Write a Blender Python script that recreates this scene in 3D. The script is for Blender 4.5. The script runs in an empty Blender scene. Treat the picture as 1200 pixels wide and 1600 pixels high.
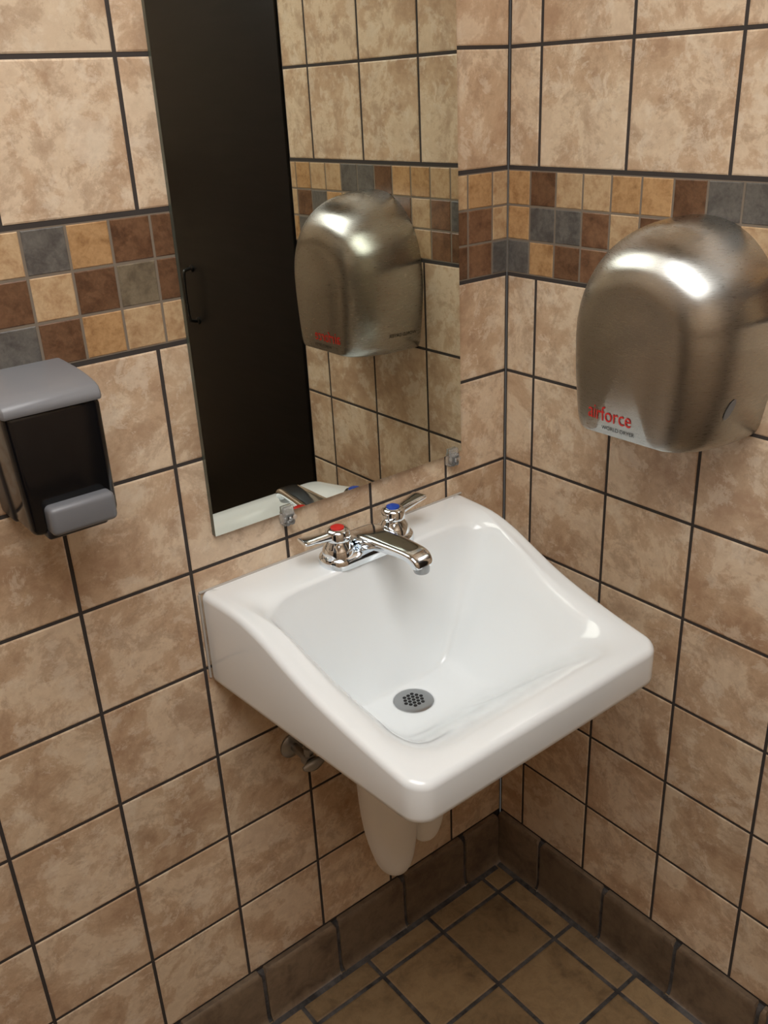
import bpy, bmesh, math, random
from mathutils import Vector, Matrix
from mathutils.bvhtree import BVHTree
random.seed(7)
H = 0.157            # wall tile pitch in metres
FZ = .22*H           # finished floor height
scene = bpy.context.scene
C = scene.collection

# ---------------------------------------------------------------- helpers
def lin(r, g, b):
    def f(c):
        c /= 255.0
        return c/12.92 if c <= .04045 else ((c+.055)/1.055)**2.4
    return (f(r), f(g), f(b), 1)

def V(x, y, z): return Vector((x*H, y*H, z*H))     # tile units -> metres

def obj(name, bm, mats, parent=None, smooth=True, label=None):
    me = bpy.data.meshes.new(name)
    bmesh.ops.recalc_face_normals(bm, faces=bm.faces)
    bm.to_mesh(me); bm.free()
    if not isinstance(mats, (list, tuple)): mats = [mats]
    for m in mats: me.materials.append(m)
    if smooth:
        for p in me.polygons: p.use_smooth = True
        try: me.set_sharp_from_angle(angle=math.radians(38))
        except Exception: pass
    o = bpy.data.objects.new(name, me); C.objects.link(o)
    if parent is not None:
        o.parent = parent
        o.matrix_parent_inverse = Matrix.Translation(-Vector(parent.location))
    if label: o['label'] = label
    return o

def thing(name, label, cat, loc, group=None):
    o = bpy.data.objects.new(name, None); C.objects.link(o)
    o.empty_display_size = .03
    o.location = loc; o['label'] = label; o['category'] = cat
    if group: o['group'] = group
    return o

def struct(name, bm, mats, smooth=False):
    o = obj(name, bm, mats, smooth=smooth); o['kind'] = 'structure'; return o

def quad(bm, a, b, c, d, mi=0):
    f = bm.faces.new([bm.verts.new(p) for p in (a, b, c, d)]); f.material_index = mi; return f

def box(bm, x0, x1, y0, y1, z0, z1, mi=0, bevel=0, seg=3, warp=None):
    vs = []
    for z in (z0, z1):
        for x, y in ((x0, y0), (x1, y0), (x1, y1), (x0, y1)):
            p = Vector((x, y, z))
            if warp: p = warp(p)
            vs.append(bm.verts.new(p))
    fs = []
    for idx in ((0,3,2,1),(4,5,6,7),(0,1,5,4),(1,2,6,5),(2,3,7,6),(3,0,4,7)):
        f = bm.faces.new([vs[i] for i in idx]); f.material_index = mi; fs.append(f)
    if bevel:
        es = list({e for f in fs for e in f.edges})
        bmesh.ops.bevel(bm, geom=es, offset=bevel, segments=seg, affect='EDGES', profile=.5)

def rings(bm, rr, mi=0, cap0=True, cap1=True, mats=None):
    vr = [[bm.verts.new(p) for p in r] for r in rr]
    n = len(rr[0])
    for i in range(len(vr)-1):
        for j in range(n):
            k = (j+1) % n
            f = bm.faces.new((vr[i][j], vr[i][k], vr[i+1][k], vr[i+1][j]))
            f.material_index = mats[i] if mats else mi
    if cap0: bm.faces.new(vr[0]).material_index = mi
    if cap1: bm.faces.new(list(reversed(vr[-1]))).material_index = mi
    return vr

def lathe(bm, c, prof, axis='z', n=32, mi=0):
    rr = []
    for r, t in prof:
        ring = []
        for i in range(n):
            a = 2*math.pi*i/n
            u, w = max(r, 1e-5)*math.cos(a), max(r, 1e-5)*math.sin(a)
            if axis == 'z': p = (u, w, t)
            elif axis == 'y': p = (u, t, w)
            else: p = (t, u, w)
            ring.append(Vector(c)+Vector(p))
        rr.append(ring)
    rings(bm, rr, mi)

def catmull(pts, sub=6):
    out = []
    n = len(pts)
    for i in range(n-1):
        p0 = pts[max(i-1, 0)]; p1 = pts[i]; p2 = pts[i+1]; p3 = pts[min(i+2, n-1)]
        for s in range(sub):
            t = s/sub
            out.append([.5*((2*b)+(-a+c)*t+(2*a-5*b+4*c-d)*t*t+(-a+3*b-3*c+d)*t**3) for a, b, c, d in zip(p0, p1, p2, p3)])
    out.append(list(pts[-1])); return out

def sweep(bm, pts, side, n=24, sub=6, mi=0, p=2.0):
    """pts: (x,y,z,a,b) a = half width along 'side', b = half height; metres"""
    P = catmull(pts, sub)
    side = Vector(side).normalized()
    rr = []
    for i, q in enumerate(P):
        a0 = Vector(P[max(i-1, 0)][:3]); a1 = Vector(P[min(i+1, len(P)-1)][:3])
        d = (a1-a0).normalized()
        s = (side - d*side.dot(d)).normalized()
        u = d.cross(s).normalized()
        ring = []
        for j in range(n):
            t = 2*math.pi*j/n
            c, sn = math.cos(t), math.sin(t)
            cc = math.copysign(abs(c)**(2/p), c); ss = math.copysign(abs(sn)**(2/p), sn)
            ring.append(Vector(q[:3])+s*q[3]*cc+u*q[4]*ss)
        rr.append(ring)
    rings(bm, rr, mi)

# ---------------------------------------------------------------- materials
def mat(name, col, rough=.5, metal=0, **kw):
    m = bpy.data.materials.new(name); m.use_nodes = True
    nt = m.node_tree; b = nt.nodes['Principled BSDF']
    b.inputs['Base Color'].default_value = col
    b.inputs['Roughness'].default_value = rough
    b.inputs['Metallic'].default_value = metal
    for k, v in kw.items(): b.inputs[k.replace('_', ' ')].default_value = v
    return m

def noise(nt, scale, detail=4, rough=.55, dist=0, island=False, sc=None, woff=0):
    tc = nt.nodes.new('ShaderNodeTexCoord')
    n = nt.nodes.new('ShaderNodeTexNoise'); n.noise_dimensions = '4D'
    n.inputs['Scale'].default_value = scale; n.inputs['Detail'].default_value = detail
    n.inputs['Roughness'].default_value = rough; n.inputs['Distortion'].default_value = dist
    n.inputs['W'].default_value = woff
    if sc:
        mp = nt.nodes.new('ShaderNodeMapping'); mp.inputs['Scale'].default_value = sc
        nt.links.new(tc.outputs['Object'], mp.inputs['Vector']); nt.links.new(mp.outputs[0], n.inputs['Vector'])
    else: nt.links.new(tc.outputs['Object'], n.inputs['Vector'])
    if island:
        g = nt.nodes.new('ShaderNodeNewGeometry'); mu = nt.nodes.new('ShaderNodeMath'); mu.operation = 'MULTIPLY_ADD'
        mu.inputs[1].default_value = 60; mu.inputs[2].default_value = woff
        nt.links.new(g.outputs['Random Per Island'], mu.inputs[0]); nt.links.new(mu.outputs[0], n.inputs['W'])
    return n

def ramp(nt, src, stops):
    r = nt.nodes.new('ShaderNodeValToRGB'); e = r.color_ramp.elements
    while len(e) > 1: e.remove(e[-1])
    e[0].position = stops[0][0]; e[0].color = stops[0][1]
    for p, c in stops[1:]:
        x = e.new(p); x.color = c
    nt.links.new(src, r.inputs['Fac']); return r

def mix(nt, a, b, fac=None, mode='MIX', f=.5):
    m = nt.nodes.new('ShaderNodeMix'); m.data_type = 'RGBA'; m.blend_type = mode
    m.inputs['Factor'].default_value = f
    if fac is not None: nt.links.new(fac, m.inputs['Factor'])
    for s, i in ((a, 6), (b, 7)):
        if isinstance(s, tuple): m.inputs[i].default_value = s
        else: nt.links.new(s, m.inputs[i])
    return m.outputs[2]

def bump(nt, src, strength, dist):
    b = nt.nodes.new('ShaderNodeBump'); b.inputs['Strength'].default_value = strength; b.inputs['Distance'].default_value = dist
    nt.links.new(src, b.inputs['Height'])
    nt.links.new(b.outputs[0], nt.nodes['Principled BSDF'].inputs['Normal'])

def mottled(name, light, mid, dark, scale=16, rough=.32, tone=.12, bs=.12, f=.38):
    m = mat(name, mid, rough); nt = m.node_tree; bs_ = nt.nodes['Principled BSDF']
    n1 = noise(nt, scale, 8, .66, .5, True)
    r1 = ramp(nt, n1.outputs['Fac'], [(.36, dark), (.46, mid), (.54, light), (.72, light)])
    n2 = noise(nt, scale*3.6, 6, .7, .6, True)
    r2 = ramp(nt, n2.outputs['Fac'], [(.38, dark), (.49, mid), (.58, light)])
    c = mix(nt, r1.outputs[0], r2.outputs[0], f=f)
    g = nt.nodes.new('ShaderNodeNewGeometry')
    r3 = ramp(nt, g.outputs['Random Per Island'], [(0, (1-tone,)*3+(1,)), (1, (1, 1, 1, 1))])
    c = mix(nt, c, r3.outputs[0], mode='MULTIPLY', f=1)
    nt.links.new(c, bs_.inputs['Base Color'])
    bump(nt, n2.outputs['Fac'], bs, .001)
    return m

def cloudy_tile():
    """beige tile: big pale cream clouds over tan, with grey brown stains"""
    m = mat('beige_ceramic_tile', lin(208,182,152), .36); nt = m.node_tree; b = nt.nodes['Principled BSDF']
    n1 = noise(nt, 8.5, 12, .70, .3, True)
    base = ramp(nt, n1.outputs['Fac'], [(.37, lin(187,156,128)), (.44, lin(202,174,145)), (.49, lin(210,184,156)), (.525, lin(227,207,181)), (.60, lin(219,197,171)), (.70, lin(228,209,185))])
    n2 = noise(nt, 17, 12, .75, .45, True, None, 11)
    stain = ramp(nt, n2.outputs['Fac'], [(.50, (0,0,0,1)), (.545, (.34,)*3+(1,)), (.64, (.64,)*3+(1,))])
    c = mix(nt, base.outputs[0], lin(168,138,112), fac=stain.outputs[0])
    n4 = noise(nt, 23, 12, .75, .4, True, None, 37)
    pale = ramp(nt, n4.outputs['Fac'], [(.53, (0,0,0,1)), (.57, (.45,)*3+(1,)), (.7, (.68,)*3+(1,))])
    c = mix(nt, c, lin(234,220,200), fac=pale.outputs[0])
    n3 = noise(nt, 60, 6, .7, .3, True, None, 23)
    fine = ramp(nt, n3.outputs['Fac'], [(.36, (.92,.91,.90,1)), (.56, (1,1,1,1))])
    c = mix(nt, c, fine.outputs[0], mode='MULTIPLY', f=1)
    g = nt.nodes.new('ShaderNodeNewGeometry')
    r3 = ramp(nt, g.outputs['Random Per Island'], [(0, (.91,.90,.88,1)), (.35, (1,.985,.96,1)), (.6, (.965,.94,.92,1)), (1, (1,.99,.98,1))])
    c = mix(nt, c, r3.outputs[0], mode='MULTIPLY', f=1)
    nt.links.new(c, b.inputs['Base Color']); bump(nt, n3.outputs['Fac'], .1, .001)
    return m

def grimy(name, a, b_):
    m = mat(name, a, .9); nt = m.node_tree
    n = noise(nt, 30, 5, .65); r = ramp(nt, n.outputs['Fac'], [(.38, b_), (.6, a)])
    nt.links.new(r.outputs[0], nt.nodes['Principled BSDF'].inputs['Base Color']); return m

M = {}
M['tile'] = cloudy_tile()
M['grout'] = mat('dark_grout', lin(60,54,51), .9)
M['mgrout'] = mat('mosaic_grout', lin(124,112,98), .9)
M['mo'] = mottled('mosaic_orange', lin(198,158,112), lin(182,141,96), lin(146,106,68), 40, .35)
M['my'] = mottled('mosaic_tan', lin(204,175,137), lin(190,157,119), lin(164,128,92), 40, .35)
M['mb'] = mottled('mosaic_brown', lin(120,88,64), lin(100,70,49), lin(77,53,38), 40, .35)
M['md'] = mottled('mosaic_rust', lin(134,99,73), lin(117,83,60), lin(90,63,45), 40, .35)
M['mg'] = mottled('mosaic_grey', lin(112,108,102), lin(94,90,86), lin(76,71,68), 40, .35)
M['ml'] = mottled('mosaic_olive', lin(128,116,96), lin(112,100,82), lin(94,83,68), 40, .35)
MOS = ['mo', 'my', 'mb', 'md', 'mg', 'ml']
WM = [M['grout'], M['tile'], M['mgrout']] + [M[k] for k in MOS]
MI = {k: i+3 for i, k in enumerate(MOS)}
M['floor'] = mottled('quarry_floor_tile', lin(154,128,93), lin(138,112,79), lin(104,84,60), 12, .5, .2)
M['fgrout'] = grimy('floor_grout', lin(88,84,82), lin(44,41,40))
M['base'] = mottled('brown_base_tile', lin(134,115,94), lin(118,99,80), lin(90,75,61), 14, .45, .3)
M['china'] = mat('white_china', (.87, .905, .92, 1), .16, Coat_Weight=.4, Coat_Roughness=.08)
M['chrome'] = mat('chrome', (.85, .90, .95, 1), .08, 1)
M['dchrome'] = mat('dull_chrome', (.38, .39, .40, 1), .28, 1)
M['hmetal'] = mat('dark_handle_metal', (.07, .07, .07, 1), .4, 1)
M['mirror'] = mat('mirror_silver', (.72, .735, .665, 1), .0, 1)
M['medge'] = mat('mirror_edge', lin(84,92,84), .25)
M['black'] = mat('black_plastic', lin(16,16,18), .14)
M['dgrey'] = mat('dark_grey_plastic', lin(38,38,42), .3)
M['grey'] = mat('grey_plastic', lin(124,125,129), .35)
M['lgrey'] = mat('mid_grey_plastic', lin(114,115,119), .38)
M['hole'] = mat('dark_hole', (.01, .01, .01, 1), .8)
M['strain'] = mat('strainer_metal', (.40, .41, .42, 1), .32, 1)
M['red'] = mat('red_mark', lin(200,36,28), .4)
M['blue'] = mat('blue_mark', lin(30,70,170), .4)
M['ink'] = mat('black_ink', lin(35,32,30), .5)
M['clip'] = mat('clear_plastic', (.94, .94, .93, 1), .05, Transmission_Weight=.85, IOR=1.47)
M['cover'] = mat('white_foam_cover', (.90, .90, .89, 1), .4)
M['ceil'] = mat('ceiling_paint', lin(205,203,196), .9)
M['caulk'] = mat('caulk', lin(176,170,162), .7)
M['lens'] = mat('blue_grey_patch', lin(150,158,170), .35, .8)  # even blue grey for the small patch on the dryer

# brushed steel: fine horizontal grain, highlights stretched by anisotropy
m = mat('brushed_steel', (.55, .55, .53, 1), .30, 1, Anisotropic=.8); nt = m.node_tree
nz = noise(nt, 90, 3, .6, 0, False, (1, 1, 24)); rr = ramp(nt, nz.outputs['Fac'], [(.3, (.25,)*3+(1,)), (.7, (.34,)*3+(1,))])
nt.links.new(rr.outputs[0], nt.nodes['Principled BSDF'].inputs['Roughness'])
rc = ramp(nt, nz.outputs['Fac'], [(.3, (.47,.47,.45,1)), (.7, (.55,.55,.53,1))])
nt.links.new(rc.outputs[0], nt.nodes['Principled BSDF'].inputs['Base Color'])
tg = nt.nodes.new('ShaderNodeTangent'); tg.direction_type = 'RADIAL'; tg.axis = 'Z'
nt.links.new(tg.outputs[0], nt.nodes['Principled BSDF'].inputs['Tangent'])
M['steel'] = m
# black door laminate
m = mat('black_door', lin(20,18,17), .36); nt = m.node_tree
nz = noise(nt, 6, 4, .6, 0, False, (1, 1, 9)); rr = ramp(nt, nz.outputs['Fac'], [(.3, lin(11,10,10)), (.7, lin(24,21,20))])
nt.links.new(rr.outputs[0], nt.nodes['Principled BSDF'].inputs['Base Color'])
nt.nodes['Principled BSDF'].inputs['Specular IOR Level'].default_value = .28
M['door'] = m

# ---------------------------------------------------------------- tiled walls
def tile(bm, O, U, W, N, u0, u1, w0, w1, g, b, mi, t=.0012):
    """one bevelled tile; surface at N*0, grout bed at -N*t"""
    u0 += g/2; u1 -= g/2; w0 += g/2; w1 -= g/2
    if u1-u0 < .003 or w1-w0 < .003: return
    def P(u, w, n): return O+U*u+W*w+N*n
    def loop(i, n): return [bm.verts.new(P(*q, n)) for q in ((u0+i, w0+i), (u1-i, w0+i), (u1-i, w1-i), (u0+i, w1-i))]
    bb = min(b, (u1-u0)*.3, (w1-w0)*.3)
    L = [loop(0, -t*1.5), loop(bb*.15, -t*.6), loop(bb, 0)]
    for i in range(2):
        for j in range(4):
            k = (j+1) % 4
            bm.faces.new((L[i][j], L[i][k], L[i+1][k], L[i+1][j])).material_index = mi
    bm.faces.new(L[2]).material_index = mi

ZR = [1, 2, 3, 4, 5, 6, 7, 8]
ZU = [9.02, 10.06, 11.08, 12.1, 13.1, 14.1, 15.1, 15.6]
def wall(name, O, U, N, k0, k1, off, moff, mp, seq):
    bm = bmesh.new(); Z = Vector((0, 0, 1)); g = .0047
    t = .0012
    a, b = k0*H, k1*H
    P = lambda u, z, n: O+U*u+Z*z+N*n
    ztop = 15.6*H
    v = [P(a,FZ,-t), P(b,FZ,-t), P(b,ztop,-t), P(a,ztop,-t)]; w = [P(a,FZ,-.06), P(b,FZ,-.06), P(b,ztop,-.06), P(a,ztop,-.06)]
    quad(bm, *v); quad(bm, *reversed(w))
    for i in range(4):
        j = (i+1) % 4; quad(bm, v[i], v[j], w[j], w[i])
    quad(bm, P(a,8.022*H,-t+.0004), P(b,8.022*H,-t+.0004), P(b,8.998*H,-t+.0004), P(a,8.998*H,-t+.0004), 2)
    cols = [k0]; c = off
    while c < k1-.01:
        if c > k0+.01: cols.append(c)
        c += 1
    cols.append(k1)
    for za, zb in list(zip(ZR, ZR[1:]))+list(zip(ZU, ZU[1:])):
        for ca, cb in zip(cols, cols[1:]):
            tile(bm, O, U, Z, N, ca*H, cb*H, za*H, zb*H, g, .0022, 1, t)
    mc = [k0]; c = moff
    while c < k1-.01:
        if c > k0+.01: mc.append(c)
        c += mp
    mc.append(k1)
    hh = (8.998-8.022)/3
    for r in range(3):
        zb = (8.998-r*hh)*H; za = zb-hh*H
        for i, (ca, cb) in enumerate(zip(mc, mc[1:])):
            s = seq[r]
            if i < len(s) and s[i] != '.': k = 'm'+s[i]
            else: k = random.choice(['mo','my','mo','my','mb','md','mg','mb','ml'])
            tile(bm, O, U, Z, N, ca*H, cb*H, za, zb, .0028, .0012, MI[k], t)
    return struct(name, bm, WM)

ZERO = Vector((0, 0, 0)); RX, RY = 12.4, 12.9
wall('wall_left', ZERO, Vector((-1,0,0)), Vector((0,-1,0)), 0, RX, .87, .21, .325,
     ['yoyobdogoybb' + 'bogyogy', 'ydboogydgb'[:6]+'bgydgb'+'lbybogy', 'gdboyobogyoy'+'yobgyob'])
KR = 3.93
wall('wall_right', ZERO, Vector((0,-1,0)), Vector((-1,0,0)), 0, KR, .39, .29, .32,
     ['obyyoobggyyoy', 'oggdybobyogby', 'gobdyoybobygo'])
DY0, DY1 = -KR*H, -KR*H-.93
wall('wall_right_rear', Vector((0, DY1, 0)), Vector((0,-1,0)), Vector((-1,0,0)), 0, RY+DY1/H, .4, .2, .32, ['', '', ''])
wall('wall_rear', Vector((0, -RY*H, 0)), Vector((-1,0,0)), Vector((0,1,0)), 0, RX, .6, .2, .325, ['', '', ''])
wall('wall_far_left', Vector((-RX*H, 0, 0)), Vector((0,-1,0)), Vector((1,0,0)), 0, RY, .6, .2, .325, ['', '', ''])
bm = bmesh.new(); box(bm, 0, .06, DY1, DY0, 2.1, 15.6*H); struct('wall_right_above', bm, M['tile'])

# floor
bm = bmesh.new()
box(bm, -RX*H, .06, -RY*H, .06, FZ-.03, FZ-.0012)
xs = [0]+[.49+i*.96 for i in range(13)]; xs = [x for x in xs if x < RX-.1]+[RX]
ys = [0]+[.46+i*.96 for i in range(13)]; ys = [y for y in ys if y < RY-.1]+[RY]
for a, b in zip(xs, xs[1:]):
    for c, d in zip(ys, ys[1:]):
        tile(bm, Vector((0,0,FZ)), Vector((-1,0,0)), Vector((0,-1,0)), Vector((0,0,1)), a*H, b*H, c*H, d*H, .0068, .003, 1, .0015)
struct('floor', bm, [M['fgrout'], M['floor']])
bm = bmesh.new(); box(bm, -RX*H, .06, -RY*H, .06, 15.6*H, 15.6*H+.05); struct('ceiling', bm, M['ceil'])

# cove base tiles
PROF = [(0, 1.0*H), (.008, 1.0*H-.0005), (.0115, 1.0*H-.004), (.0125, 1.0*H-.010), (.0125, FZ+.022), (.013, FZ+.014), (.015, FZ+.006), (.018, FZ+.002), (.021, FZ+.0006), (.021, FZ-.001), (0, FZ-.001)]
def base(name, U, N, k0, k1, off):
    bm = bmesh.new()
    cs = [k0]; c = off
    while c < k1-.01:
        cs.append(c); c += 1.01
    cs.append(k1)
    def seg(a, b, s, mi):
        A = [U*a+N*(d*s)+Vector((0,0,FZ+(z-FZ)*(1 if s == 1 else .97))) for d, z in PROF]
        B = [U*b+N*(d*s)+Vector((0,0,FZ+(z-FZ)*(1 if s == 1 else .97))) for d, z in PROF]
        e = min(.0035, (b-a)*.2)
        def sh(L, du, f):
            c = sum(L, Vector())/len(L); return [p+U*du+(c-p)*f for p in L]
        rings(bm, [sh(A, 0, .07), sh(A, e, 0), sh(B, -e, 0), sh(B, 0, .07)], mi)
    for a, b in zip(cs, cs[1:]): seg(a*H+.0040, b*H-.0040, 1, 1)
    seg(k0*H, k1*H, .72, 0)
    # dirty joint where the base meets the floor
    P = lambda u, n, z: U*u+N*n+Vector((0,0,z))
    a, b = k0*H+.02, k1*H-.004
    A = [P(a,.019,FZ-.0005), P(a,.019,FZ+.0022), P(a,.024,FZ+.0016), P(a,.029,FZ+.0004), P(a,.029,FZ-.0005)]
    B = [p+U*(b-a) for p in A]
    rings(bm, [A, B], 0)
    return struct(name, bm, [M['fgrout'], M['base']], True)
base('baseboard_left', Vector((-1,0,0)), Vector((0,-1,0)), .085, RX-.1, .72)
base('baseboard_right', Vector((0,-1,0)), Vector((-1,0,0)), 0, KR-.02, .76)

# door in the right wall (seen only in the mirror)
dt = bpy.data.objects.new('door_1', None); C.objects.link(dt); dt.location = (0, (DY0+DY1)/2, FZ); dt['kind'] = 'structure'
bm = bmesh.new(); box(bm, -.004, .04, DY1+.004, DY0-.004, FZ+.008, 2.1, bevel=.002, seg=2); obj('door_panel', bm, M['door'], dt)
bm = bmesh.new(); hy = -6.93*H; hz = 1.09
sweep(bm, [(-.004,hy,hz-.065,.004,.004),(-.020,hy,hz-.063,.004,.004),(-.028,hy,hz-.054,.004,.004),(-.030,hy,hz,.004,.004),(-.028,hy,hz+.054,.004,.004),(-.020,hy,hz+.063,.004,.004),(-.004,hy,hz+.065,.004,.004)], (0,1,0), 12)
for z in (hz-.065, hz+.065): lathe(bm, (-.004, hy, z), [(.009, 0), (.009, -.003), (.005, -.005)], 'x', 20)
obj('door_handle', bm, M['hmetal'], dt)
# unseen dark panel added on far left wall, for a dark band in the steel
bm = bmesh.new(); box(bm, -RX*H-.01, -RX*H+.02, -1.25, -.45, FZ+.01, 2.05, bevel=.003, seg=2); o = obj('dark_reflection_panel', bm, M['door']); o['kind'] = 'structure'

# ---------------------------------------------------------------- mirror (top leans back slightly)
mx0, mx1, mz0, mz1 = -3.62*H, -.705*H, 6.29*H, 12.1*H
t = thing('wall_mirror', 'tall frameless rectangular wall mirror above the white sink', 'mirror', ((mx0+mx1)/2, 0, mz0))
LEAN = math.tan(math.radians(.22))
def lean(p):
    q = p.copy()
    if p.y < -.003: q.y -= (mz1-p.z)*LEAN
    else: q.y = .0003
    return q
bm = bmesh.new(); box(bm, mx0, mx1, -.0055, .0003, mz0, mz1, 1, warp=lean)
bmesh.ops.recalc_face_normals(bm, faces=bm.faces)
for f in bm.faces:
    if f.normal.y < -.9: f.material_index = 0
obj('mirror_glass', bm, [M['mirror'], M['medge']], t, False)
OFFY = (mz1-mz0)*LEAN
def clip(k, lab):
    r = thing('mirror_clip', lab, 'clip', (k*-H, 0, mz0-.008), 'plastic clips under the mirror')
    yy = -.010-OFFY
    bm = bmesh.new()
    box(bm, -k*H-.009, -k*H+.009, yy, -.0002, mz0-.020, mz0-.0005, bevel=.002)
    box(bm, -k*H-.009, -k*H+.009, yy-.0005, yy+.0034, mz0-.003, mz0+.010, bevel=.0012)
    obj('clip_body', bm, M['clip'], r, False)
    bm = bmesh.new()
    for q in range(6):
        a = q*math.pi/3
        lathe(bm, (-k*H+.0075*math.cos(a), yy, mz0-.008+.0075*math.sin(a)), [(.0045, 0), (.0045, -.003), (.002, -.005)], 'y', 8)
    obj('rosette', bm, M['clip'], r, False)
    bm = bmesh.new(); lathe(bm, (-k*H, yy, mz0-.008), [(.0038, 0), (.0038, -.005), (.002, -.0065)], 'y', 16); obj('screw', bm, M['dchrome'], r)
clip(.83, 'clear plastic clip at right end of mirror bottom edge near the corner')
clip(2.88, 'clear plastic clip on mirror bottom edge behind the red marked tap handle')

# ---------------------------------------------------------------- sink
def outline(xl_b, xr_b, yb, xl_f, xr_f, yf, rb, rf, ne=26, nc=10):
    P = [Vector((xl_b, yb)), Vector((xl_f, yf)), Vector((xr_f, yf)), Vector((xr_b, yb))]
    R = [rb, rf, rf, rb]; st, en = [], []
    for i in range(4):
        pr = (P[i-1]-P[i]).normalized(); nx = (P[(i+1) % 4]-P[i]).normalized()
        st.append(P[i]+pr*R[i]); en.append(P[i]+nx*R[i])
    out = []
    for i in range(4):
        for j in range(nc):
            s = j/nc
            k = .5523
            a, d = st[i], en[i]; b = a.lerp(P[i], k); c = d.lerp(P[i], k)
            out.append(a*(1-s)**3+b*3*s*(1-s)**2+c*3*s*s*(1-s)+d*s**3)
        a, b = en[i], st[(i+1) % 4]
        for j in range(ne): out.append(a.lerp(b, j/ne))
    return out
def OUT(i=0): return outline(-3.82+i, -.67-i, -.0+0*i, -3.645+i, -.80-i, -2.73+i, .05, .18-min(i, .06))
def INN(e=0): return outline(-3.38-e, -1.08+e, -.62+e*.5, -3.24-e, -1.22+e, -2.36-e*.8, .26+e*.3, .34+e*.4)
# measured drop of the rim from the back ledge to the front
DROP = [(0,0), (.42,0), (.62,.018), (.88,.085), (1.15,.19), (1.46,.305), (1.8,.395), (2.22,.48), (2.75,.56), (3.2,.62)]
def prof(y):
    v = max(0, min(3.19, -y))
    for i in range(len(DROP)-1):
        if v <= DROP[i+1][0]: break
    (x1, y1), (x2, y2) = DROP[i], DROP[i+1]
    x0, y0 = DROP[max(i-1, 0)]; x3, y3 = DROP[min(i+2, len(DROP)-1)]
    m1 = (y2-y0)/(x2-x0); m2 = (y3-y1)/(x3-x1)
    h = x2-x1; t = (v-x1)/h
    d = (2*t**3-3*t*t+1)*y1+(t**3-2*t*t+t)*h*m1+(-2*t**3+3*t*t)*y2+(t**3-t*t)*h*m2
    return 5.785-d
def lift(o, zf): return [V(p.x, p.y, zf(p)) for p in o]
def mixo(a, b, f): return [p.lerp(q, f) for p, q in zip(a, b)]
sk = thing('wall_sink', 'white wall hung sink with sloping sides in the tiled corner', 'sink', (-2.24*H, 0, 4.87*H))
R = []
rf = .065
inner0 = INN(.20)
def und_step(u): return u, .40*math.sin(u*math.pi/2)+.60*(u*u*(3-2*u)*.6+u*.4)
NS = 12
for i in range(NS+1):
    xf, zf_ = und_step(1-i/NS)
    o = mixo(INN(.06), outline(-2.8,-1.6,-.6,-2.7,-1.7,-1.35,.25,.4), xf)
    R.append([V(p.x, p.y, min(4.92, (prof(p.y)-.125)*(1-zf_)+4.38*zf_-.40)) for p in o])
R.append(lift(OUT(.10), lambda p: 4.92))
R.append(lift(OUT(.055), lambda p: 4.88))
R.append(lift(OUT(.02), lambda p: 4.865))
R.append(lift(OUT(0.004), lambda p: 4.882))
R.append(lift(OUT(0), lambda p: 4.92))
R.append(lift(OUT(0), lambda p: prof(p.y)-rf))
for a in (20, 40, 60, 80):
    th = math.radians(a); R.append(lift(OUT(rf*(1-math.cos(th))), lambda p: prof(p.y)-rf+rf*math.sin(th)))
oa = OUT(rf)
for f in (.15, .35, .55, .75, .9): R.append(lift(mixo(oa, inner0, f), lambda p: prof(p.y)))
dc = Vector((-2.22, -.98)); dr = .2
circ = [dc+(p-dc).normalized()*dr for p in inner0]
def smin(a, b, k=.16):
    h = max(0, min(1, .5+.5*(b-a)/k)); return b*(1-h)+a*h-k*h*(1-h)
def bowl_z(p):
    """depth below the rim from the smooth minimum of the four wall distances"""
    rim = prof(p.y)
    xl = -3.58+(-p.y-.5)*.07; xr = -.88-(-p.y-.5)*.07
    dl, drr = (p.x-xl)/.86, (xr-p.x)/.78
    db, df = (-.52-p.y)/.24, (p.y+2.54)/1.20
    def S(t):
        t = max(0, min(1, t)); return 1-(1-t**1.35)**1.8
    m = smin(smin(dl, drr, .16), smin(db, df, .16), .16)
    s = S(m)
    fl = 4.385+.085*max(0, math.hypot(p.x-dc.x, p.y-dc.y)-.2)
    return rim*(1-s)+fl*s
IR0 = len(R)
NQ = 60
for i in range(NQ+1):
    f = i/NQ
    o = mixo(inner0, circ, f)
    R.append([V(p.x, p.y, bowl_z(p)) for p in o])
IR1 = len(R)-1
R[-1] = [V(p.x, p.y, 4.378) for p in circ]
R.append([V(*(dc+(p-dc)*.97), 4.345) for p in circ])
bm = bmesh.new(); vr = rings(bm, R)
sv = [v for r in vr[IR0-2:IR1] for v in r]
for _ in range(18): bmesh.ops.smooth_vert(bm, verts=sv, factor=.5, use_axis_x=False, use_axis_y=False, use_axis_z=True)
ba = obj('basin', bm, M['china'], sk)
try: ba.data.set_sharp_from_angle(angle=math.radians(75))
except Exception: pass
bm = bmesh.new(); c = V(dc.x, dc.y, 4.365)
lathe(bm, c, [(.001, -.002), (.029, -.002), (.0305, .0012), (.028, .0022), (.0235, .0026), (.001, .0028)], 'z', 48)
hp = []
for a in range(-3, 4):
    for b in range(-3, 4):
        x = (a+b*.5)*.0074; y = b*.0074*.866
        if math.hypot(x, y) < .0165: hp.append((x, y))
for hx, hy_ in hp: lathe(bm, c+Vector((hx, hy_, .0024)), [(.0029, 0), (.0029, .0007)], 'z', 14, 1)
obj('drain_strainer', bm, [M['strain'], M['hole']], sk)
bm = bmesh.new()
sweep(bm, [(-3.83*H,-.001,4.9*H,.002,.002),(-3.83*H,-.001,5.3*H,.002,.002),(-3.83*H,-.001,5.77*H,.002,.002)], (1,0,0), 10)
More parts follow.
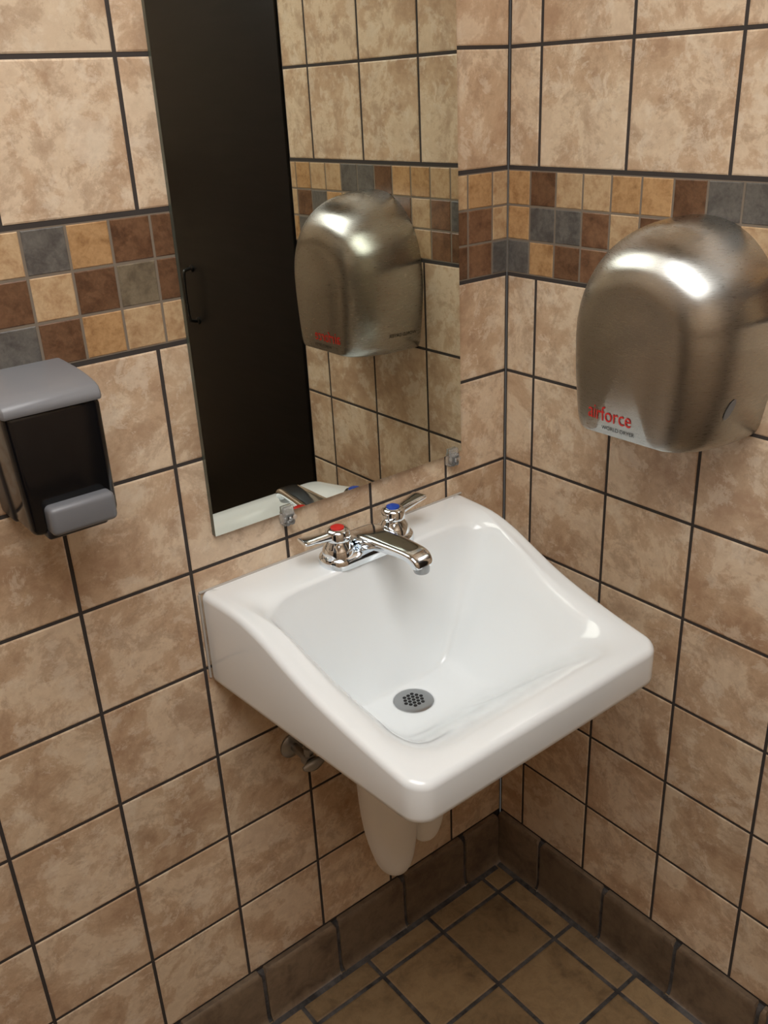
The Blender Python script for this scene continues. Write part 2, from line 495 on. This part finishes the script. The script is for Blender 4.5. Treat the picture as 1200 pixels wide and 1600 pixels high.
sweep(bm, [(-3.83*H,-.001,5.785*H,.002,.002),(-2.2*H,-.001,5.785*H,.002,.002),(-.67*H,-.001,5.785*H,.002,.002)], (0,1,0), 10)
obj('caulk_bead', bm, M['caulk'], sk)

# padded trap cover
t = thing('trap_cover', 'white padded drain pipe cover hanging under the white sink', 'pipe cover', V(-2.4, -.9, 2.25))
bm = bmesh.new()
sweep(bm, [tuple(V(-2.46,-.85,4.15))+(.31*H,.30*H), tuple(V(-2.48,-.86,3.6))+(.34*H,.3*H), tuple(V(-2.49,-.87,3.0))+(.30*H,.27*H), tuple(V(-2.48,-.88,2.55))+(.22*H,.22*H), tuple(V(-2.46,-.88,2.33))+(.14*H,.14*H), tuple(V(-2.46,-.88,2.25))+(.04*H,.04*H)], (1,0,0), 28)
obj('front_pad', bm, M['cover'], t)
bm = bmesh.new()
sweep(bm, [tuple(V(-2.05,-.85,4.15))+(.2*H,.2*H), tuple(V(-1.99,-.85,3.4))+(.22*H,.2*H), tuple(V(-1.99,-.85,2.85))+(.2*H,.19*H), tuple(V(-2.03,-.85,2.52))+(.15*H,.14*H), tuple(V(-2.04,-.85,2.40))+(.03*H,.03*H)], (1,0,0), 24)
obj('rear_pad', bm, M['cover'], t)
bm = bmesh.new()
sweep(bm, [tuple(V(-2.15,-.8,3.2))+(.12*H,.12*H), tuple(V(-2.15,-.4,3.22))+(.12*H,.12*H), tuple(V(-2.15,-.0,3.22))+(.12*H,.12*H)], (1,0,0), 20)
obj('wall_tube', bm, M['cover'], t)

# shutoff valve
t = thing('shutoff_valve', 'dull chrome shutoff valve on wall under left side of sink', 'valve', V(-3.05, 0, 3.68))
vc = V(-3.05, 0, 3.70)
bm = bmesh.new(); lathe(bm, vc, [(.022, -.0005), (.022, -.003), (.015, -.007), (.008, -.008)], 'y', 28); obj('escutcheon', bm, M['dchrome'], t)
bm = bmesh.new(); lathe(bm, vc, [(.007, -.005), (.007, -.04), (.011, -.042), (.011, -.056), (.007, -.058)], 'y', 20)
lathe(bm, vc+Vector((0, -.05, 0)), [(.007, 0), (.007, .013), (.009, .015), (.009, .025), (.005, .027)], 'z', 6); obj('valve_body', bm, M['dchrome'], t)
bm = bmesh.new(); sweep(bm, [tuple(vc+Vector((-.020,-.062,0)))+(.003,.003), tuple(vc+Vector((-.011,-.063,0)))+(.005,.009), tuple(vc+Vector((0,-.064,0)))+(.006,.011), tuple(vc+Vector((.011,-.063,0)))+(.005,.009), tuple(vc+Vector((.020,-.062,0)))+(.003,.003)], (0,1,0), 20); obj('handle', bm, M['dchrome'], t)
bm = bmesh.new(); sweep(bm, [tuple(vc+Vector((0,-.05,.025)))+(.0045,.0045), tuple(vc+Vector((.01,-.05,.08)))+(.0045,.0045), tuple(vc+Vector((.04,-.05,.13)))+(.0045,.0045), tuple(vc+Vector((.07,-.05,.18)))+(.0045,.0045)], (1,0,0), 12); obj('supply_tube', bm, M['dchrome'], t)

# ---------------------------------------------------------------- faucet
FX, FY, DZ, HS = -2.215, -.36, 5.785, .33
fa = thing('faucet', 'chrome two handle faucet on the back ledge of the sink', 'faucet', V(FX, FY, DZ))
def stadium(hl, r, z, n=16):
    out = []
    for s in (1, -1):
        for j in range(n+1):
            a = -math.pi/2+math.pi*j/n
            out.append(V(FX+s*hl+s*r*math.cos(a), FY+s*r*math.sin(a), z))
    return out
bm = bmesh.new()
rings(bm, [stadium(HS+.01,.185,DZ-.02), stadium(HS+.01,.185,DZ+.045), stadium(HS+.01,.178,DZ+.065), stadium(HS+.005,.16,DZ+.085), stadium(HS,.135,DZ+.10), stadium(HS-.01,.1,DZ+.108)])
obj('base_plate', bm, M['chrome'], fa)
bm = bmesh.new()
sweep(bm, [tuple(V(FX,FY+.15,DZ+.05))+(.15*H,.05*H), tuple(V(FX,FY+.09,DZ+.115))+(.175*H,.085*H), tuple(V(FX,FY-.08,DZ+.16))+(.175*H,.075*H), tuple(V(FX,FY-.34,DZ+.19))+(.145*H,.056*H), tuple(V(FX,FY-.60,DZ+.21))+(.125*H,.046*H), tuple(V(FX,FY-.73,DZ+.205))+(.118*H,.048*H), tuple(V(FX,FY-.785,DZ+.17))+(.108*H,.055*H), tuple(V(FX,FY-.795,DZ+.125))+(.098*H,.055*H)], (1,0,0), 36, 7, 0, 4)
obj('spout', bm, M['chrome'], fa)
bm = bmesh.new(); lathe(bm, V(FX,FY-.79,DZ+.12), [(.0115, .004), (.0115, -.006), (.0105, -.008), (.008, -.008)], 'z', 28); obj('aerator', bm, M['dchrome'], fa)
for s, ck in ((-1, 'red'), (1, 'blue')):
    hx = FX+s*HS
    bm = bmesh.new()
    lathe(bm, V(hx, FY, DZ), [(.0245, .010), (.024, .019), (.0215, .026), (.0175, .031), (.016, .034), (.018, .036), (.018, .048), (.0155, .0515), (.011, .053)], 'z', 36)
    L = .37 if s < 0 else .40
    P = []
    for d, a, b, dz in ((.04, .066, .046, .266), (.35, .066, .034, .276), (.65, .076, .026, .286), (.92, .092, .020, .296), (1.0, .084, .014, .298)):
        if s > 0: dz += d*.03
        d *= L
        p = V(hx+s*d, FY+d*(.15 if s > 0 else .12), DZ+dz); P.append(tuple(p)+(a*H, b*H))
    sweep(bm, P, (0,1,0), 24, 6, 0, 3)
    h = obj('handle', bm, M['chrome'], fa, label='chrome lever handle with %s mark' % ck)
    bm = bmesh.new(); lathe(bm, V(hx, FY, DZ), [(.0100, .0525), (.0100, .0545), (.0082, .0555)], 'z', 28)
    ix = obj('index_button', bm, M[ck], fa, label='%s round temperature mark' % ck)
    ix.parent = h; ix.matrix_parent_inverse = Matrix.Identity(4)

# ---------------------------------------------------------------- soap dispenser
SX = -4.99
t = thing('soap_dispenser', 'black and grey wall soap dispenser left of the mirror', 'soap dispenser', V(SX, 0, 7.0))
def warp(p):   # slight taper toward the bottom
    z = max(0, min(1, (p.z/H-7.05)/.9)); q = p.copy()
    f = (.84+.16*z) if p.x < SX*H else (1.03-.03*z)
    q.x = SX*H+(p.x-SX*H)*f; q.y = p.y*(.95+.05*z); return q
bm = bmesh.new(); box(bm, (SX-.35)*H, (SX+.34)*H, -.30*H, .0003, 7.04*H, 7.96*H, bevel=.006, warp=warp); obj('back_housing', bm, M['dgrey'], t)
bm = bmesh.new(); box(bm, (SX-.34)*H, (SX+.335)*H, -.71*H, -.26*H, 7.05*H, 7.96*H, bevel=.010, seg=5, warp=warp); obj('front_cover', bm, M['black'], t)
bm = bmesh.new()
LP = [(0, 7.94), (-.718, 7.935), (-.725, 7.95), (-.722, 7.985), (-.70, 8.015), (-.65, 8.035), (-.55, 8.055), (-.42, 8.07), (-.25, 8.08), (-.08, 8.085), (0, 8.085)]
def lr(x, f):
    cy, cz = -.36, 8.0
    return [V(x, y if y == 0 else cy+(y-cy)*f, cz+(z-cz)*f) for y, z in LP]
rings(bm, [lr(SX-.348, .86), lr(SX-.340, .95), lr(SX-.325, 1), lr(SX+.325, 1), lr(SX+.340, .95), lr(SX+.348, .86)])
obj('lid', bm, M['grey'], t)
bm = bmesh.new(); box(bm, (SX-.2)*H, (SX+.24)*H, -.70*H, -.1*H, 7.02*H, 7.1*H, bevel=.004)
obj('spout_block', bm, M['dgrey'], t)
bm = bmesh.new(); box(bm, (SX-.19)*H, (SX+.285)*H, -.79*H, -.62*H, 7.07*H, 7.28*H, bevel=.006, seg=4); obj('push_lever', bm, M['lgrey'], t)

# ---------------------------------------------------------------- hand dryer
yc, zb, HH, AW, DD = -2.20, 7.00, 1.73, .79, .95
t = thing('hand_dryer', 'brushed steel domed hand dryer on right wall', 'hand dryer', V(0, yc, zb))
NB, NA = 20, 132
zs = .46
def aw(u):
    if u < zs:
        q = u/zs; w = AW*(.88+.12*math.sin(q*math.pi/2))
        if u < .07: w -= AW*.07*(1-math.sqrt(max(0, 1-(1-u/.07)**2)))
        return w
    q = (u-zs)/(1-zs); return AW*max(0, 1-q**2.15)**(1/2.15)
side = []
for i in range(NA//2+1):
    a = i/(NA//2)
    if a < .4: u = zs*(a/.4)**1.5
    else:
        th = (a-.4)/.6*math.pi/2; u = zs+(1-zs)*(math.sin(th)**(2/2.15))
    side.append((aw(u), u*HH))
rt = [(-w, z) for w, z in side]; lt = [(w, z) for w, z in reversed(side[:-1])]
bottom = [(side[0][0]*(1-2*(j/NB)), 0) for j in range(1, NB)]
arch = rt+lt+bottom
def dring(s, sb, d):
    out = []
    zc = .4*HH
    for dy, dz in arch:
        z = zc+(dz-zc)*(s if dz > zc else sb)
        out.append(V(-d*DD, yc+dy*s, zb+z))
    return out
RR = [dring(1, 1, -.002), dring(1, 1, .06), dring(1, 1, .12)]
for i in range(1, 21):
    a = math.radians(i*90/21); p = 2/2.5
    s = .42+.58*math.cos(a)**p; d = .12+.81*math.sin(a)**p
    RR.append(dring(s, 1-(1-s)*.07, d))
RR += [dring(*q) for q in ((.40,.92,.936),(.33,.75,.952),(.24,.5,.966),(.13,.25,.975),(.02,.03,.979))]
bm = bmesh.new(); rings(bm, RR)
bv_bm = bm.copy(); bmesh.ops.triangulate(bv_bm, faces=bv_bm.faces); bvh = BVHTree.FromBMesh(bv_bm)
obj('cover', bm, M['steel'], t)
bm = bmesh.new(); box(bm, -.62*H, -.34*H, (yc-.22)*H, (yc+.22)*H, (zb-.05)*H, (zb+.03)*H, bevel=.003); obj('nozzle', bm, M['black'], t)
def textobj(body, size, fn, m, name, parent, label, bold=0):
    cu = bpy.data.curves.new('txt', 'FONT'); cu.body = body; cu.size = size; cu.resolution_u = 4; cu.offset = bold
    to = bpy.data.objects.new('txt', cu); C.objects.link(to)
    bpy.context.view_layer.update(); dg = bpy.context.evaluated_depsgraph_get()
    me = bpy.data.meshes.new_from_object(to.evaluated_get(dg)); bpy.data.objects.remove(to)
    b = bmesh.new(); b.from_mesh(me); bmesh.ops.triangulate(b, faces=b.faces)
    for _ in range(5):
        es = [e for e in b.edges if e.calc_length() > .0028]
        if not es: break
        bmesh.ops.subdivide_edges(b, edges=es, cuts=1); bmesh.ops.triangulate(b, faces=b.faces)
    for v in b.verts: v.co = fn(v.co.x, v.co.y)
    return obj(name, b, m, parent, False, label)
def on_front(y0, z0, sx=1):
    def fn(tx, ty):
        h = bvh.ray_cast(Vector((-.5, y0-tx*sx, z0+ty)), Vector((1,0,0)))
        n = h[1] if h[1].x < 0 else -h[1]
        return h[0]+n*.0008
    return fn
def on_side(x0, z0):
    def fn(tx, ty):
        h = bvh.ray_cast(Vector((x0-tx, -.02, z0+ty)), Vector((0,-1,0)))
        return h[0]+Vector((0, .0009, 0))
    return fn
textobj('airforce', .029, on_front(-1.84*H, 7.15*H, .80), M['red'], 'lettering', t, 'red lettering reading airforce')
textobj('WORLD DRYER', .0078, on_front(-2.00*H, 7.075*H, .95), M['ink'], 'lettering', t, 'small black lettering under the red word')
textobj('WORLD DRYER', .0085, on_side(-.08*H, 7.20*H), M['ink'], 'lettering', t, 'small black lettering on the side facing the mirror')
bm = bmesh.new(); pts = []
for i in range(28):
    a = 2*math.pi*i/28
    u, w_ = .006*math.cos(a), .013*math.sin(a)
    x = -.50*H+u+w_*.35; z = 7.36*H+w_
    h = bvh.ray_cast(Vector((x, -1.0, z)), Vector((0,1,0))); pts.append(bm.verts.new(h[0]+Vector((-.0006,-.0008,0))))
bm.faces.new(pts); obj('side_patch', bm, M['lens'], t, False)  # flat blue grey ellipse laid on the dryer's near side

# ---------------------------------------------------------------- ceiling light
def add_light(x, y, power, sx, sy):
    t = thing('ceiling_light', 'flat rectangular white ceiling light overhead', 'ceiling light', (x, y, 15.6*H-.05))
    bm = bmesh.new(); box(bm, x-sx/2-.02, x+sx/2+.02, y-sy/2-.02, y+sy/2+.02, 15.6*H-.045, 15.6*H, bevel=.004); obj('housing', bm, M['ceil'], t)
    e = mat('diffuser', (1, 1, 1, 1), .5); b = e.node_tree.nodes['Principled BSDF']
    b.inputs['Emission Color'].default_value = (1, .99, .965, 1); b.inputs['Emission Strength'].default_value = power
    bm = bmesh.new(); box(bm, x-sx/2, x+sx/2, y-sy/2, y+sy/2, 15.6*H-.052, 15.6*H-.044, bevel=.002); obj('diffuser', bm, e, t)
add_light(-.95, -1.0, 6.4, .95, 1.35)

w = bpy.data.worlds.new('World'); scene.world = w; w.use_nodes = True
w.node_tree.nodes['Background'].inputs[0].default_value = (.8, .75, .68, 1); w.node_tree.nodes['Background'].inputs[1].default_value = .1

# ---------------------------------------------------------------- camera
cam = bpy.data.cameras.new('Camera'); co = bpy.data.objects.new('Camera', cam); C.objects.link(co)
cam.sensor_fit = 'VERTICAL'; cam.sensor_height = 36; cam.sensor_width = 27; cam.lens = 36*1450/1600
cam.clip_start = .01
fwd = Vector((.5555, .7183, -.4177)).normalized(); right = Vector((.7804, -.6242, -.0441))
right = (right-fwd*right.dot(fwd)).normalized(); up = right.cross(fwd)
mw = Matrix((right, up, -fwd)).transposed().to_4x4(); mw.translation = V(-6.901, -6.704, 9.793)
co.matrix_world = mw
scene.camera = co
scene.view_settings.view_transform = 'Standard'
scene.view_settings.exposure = 0
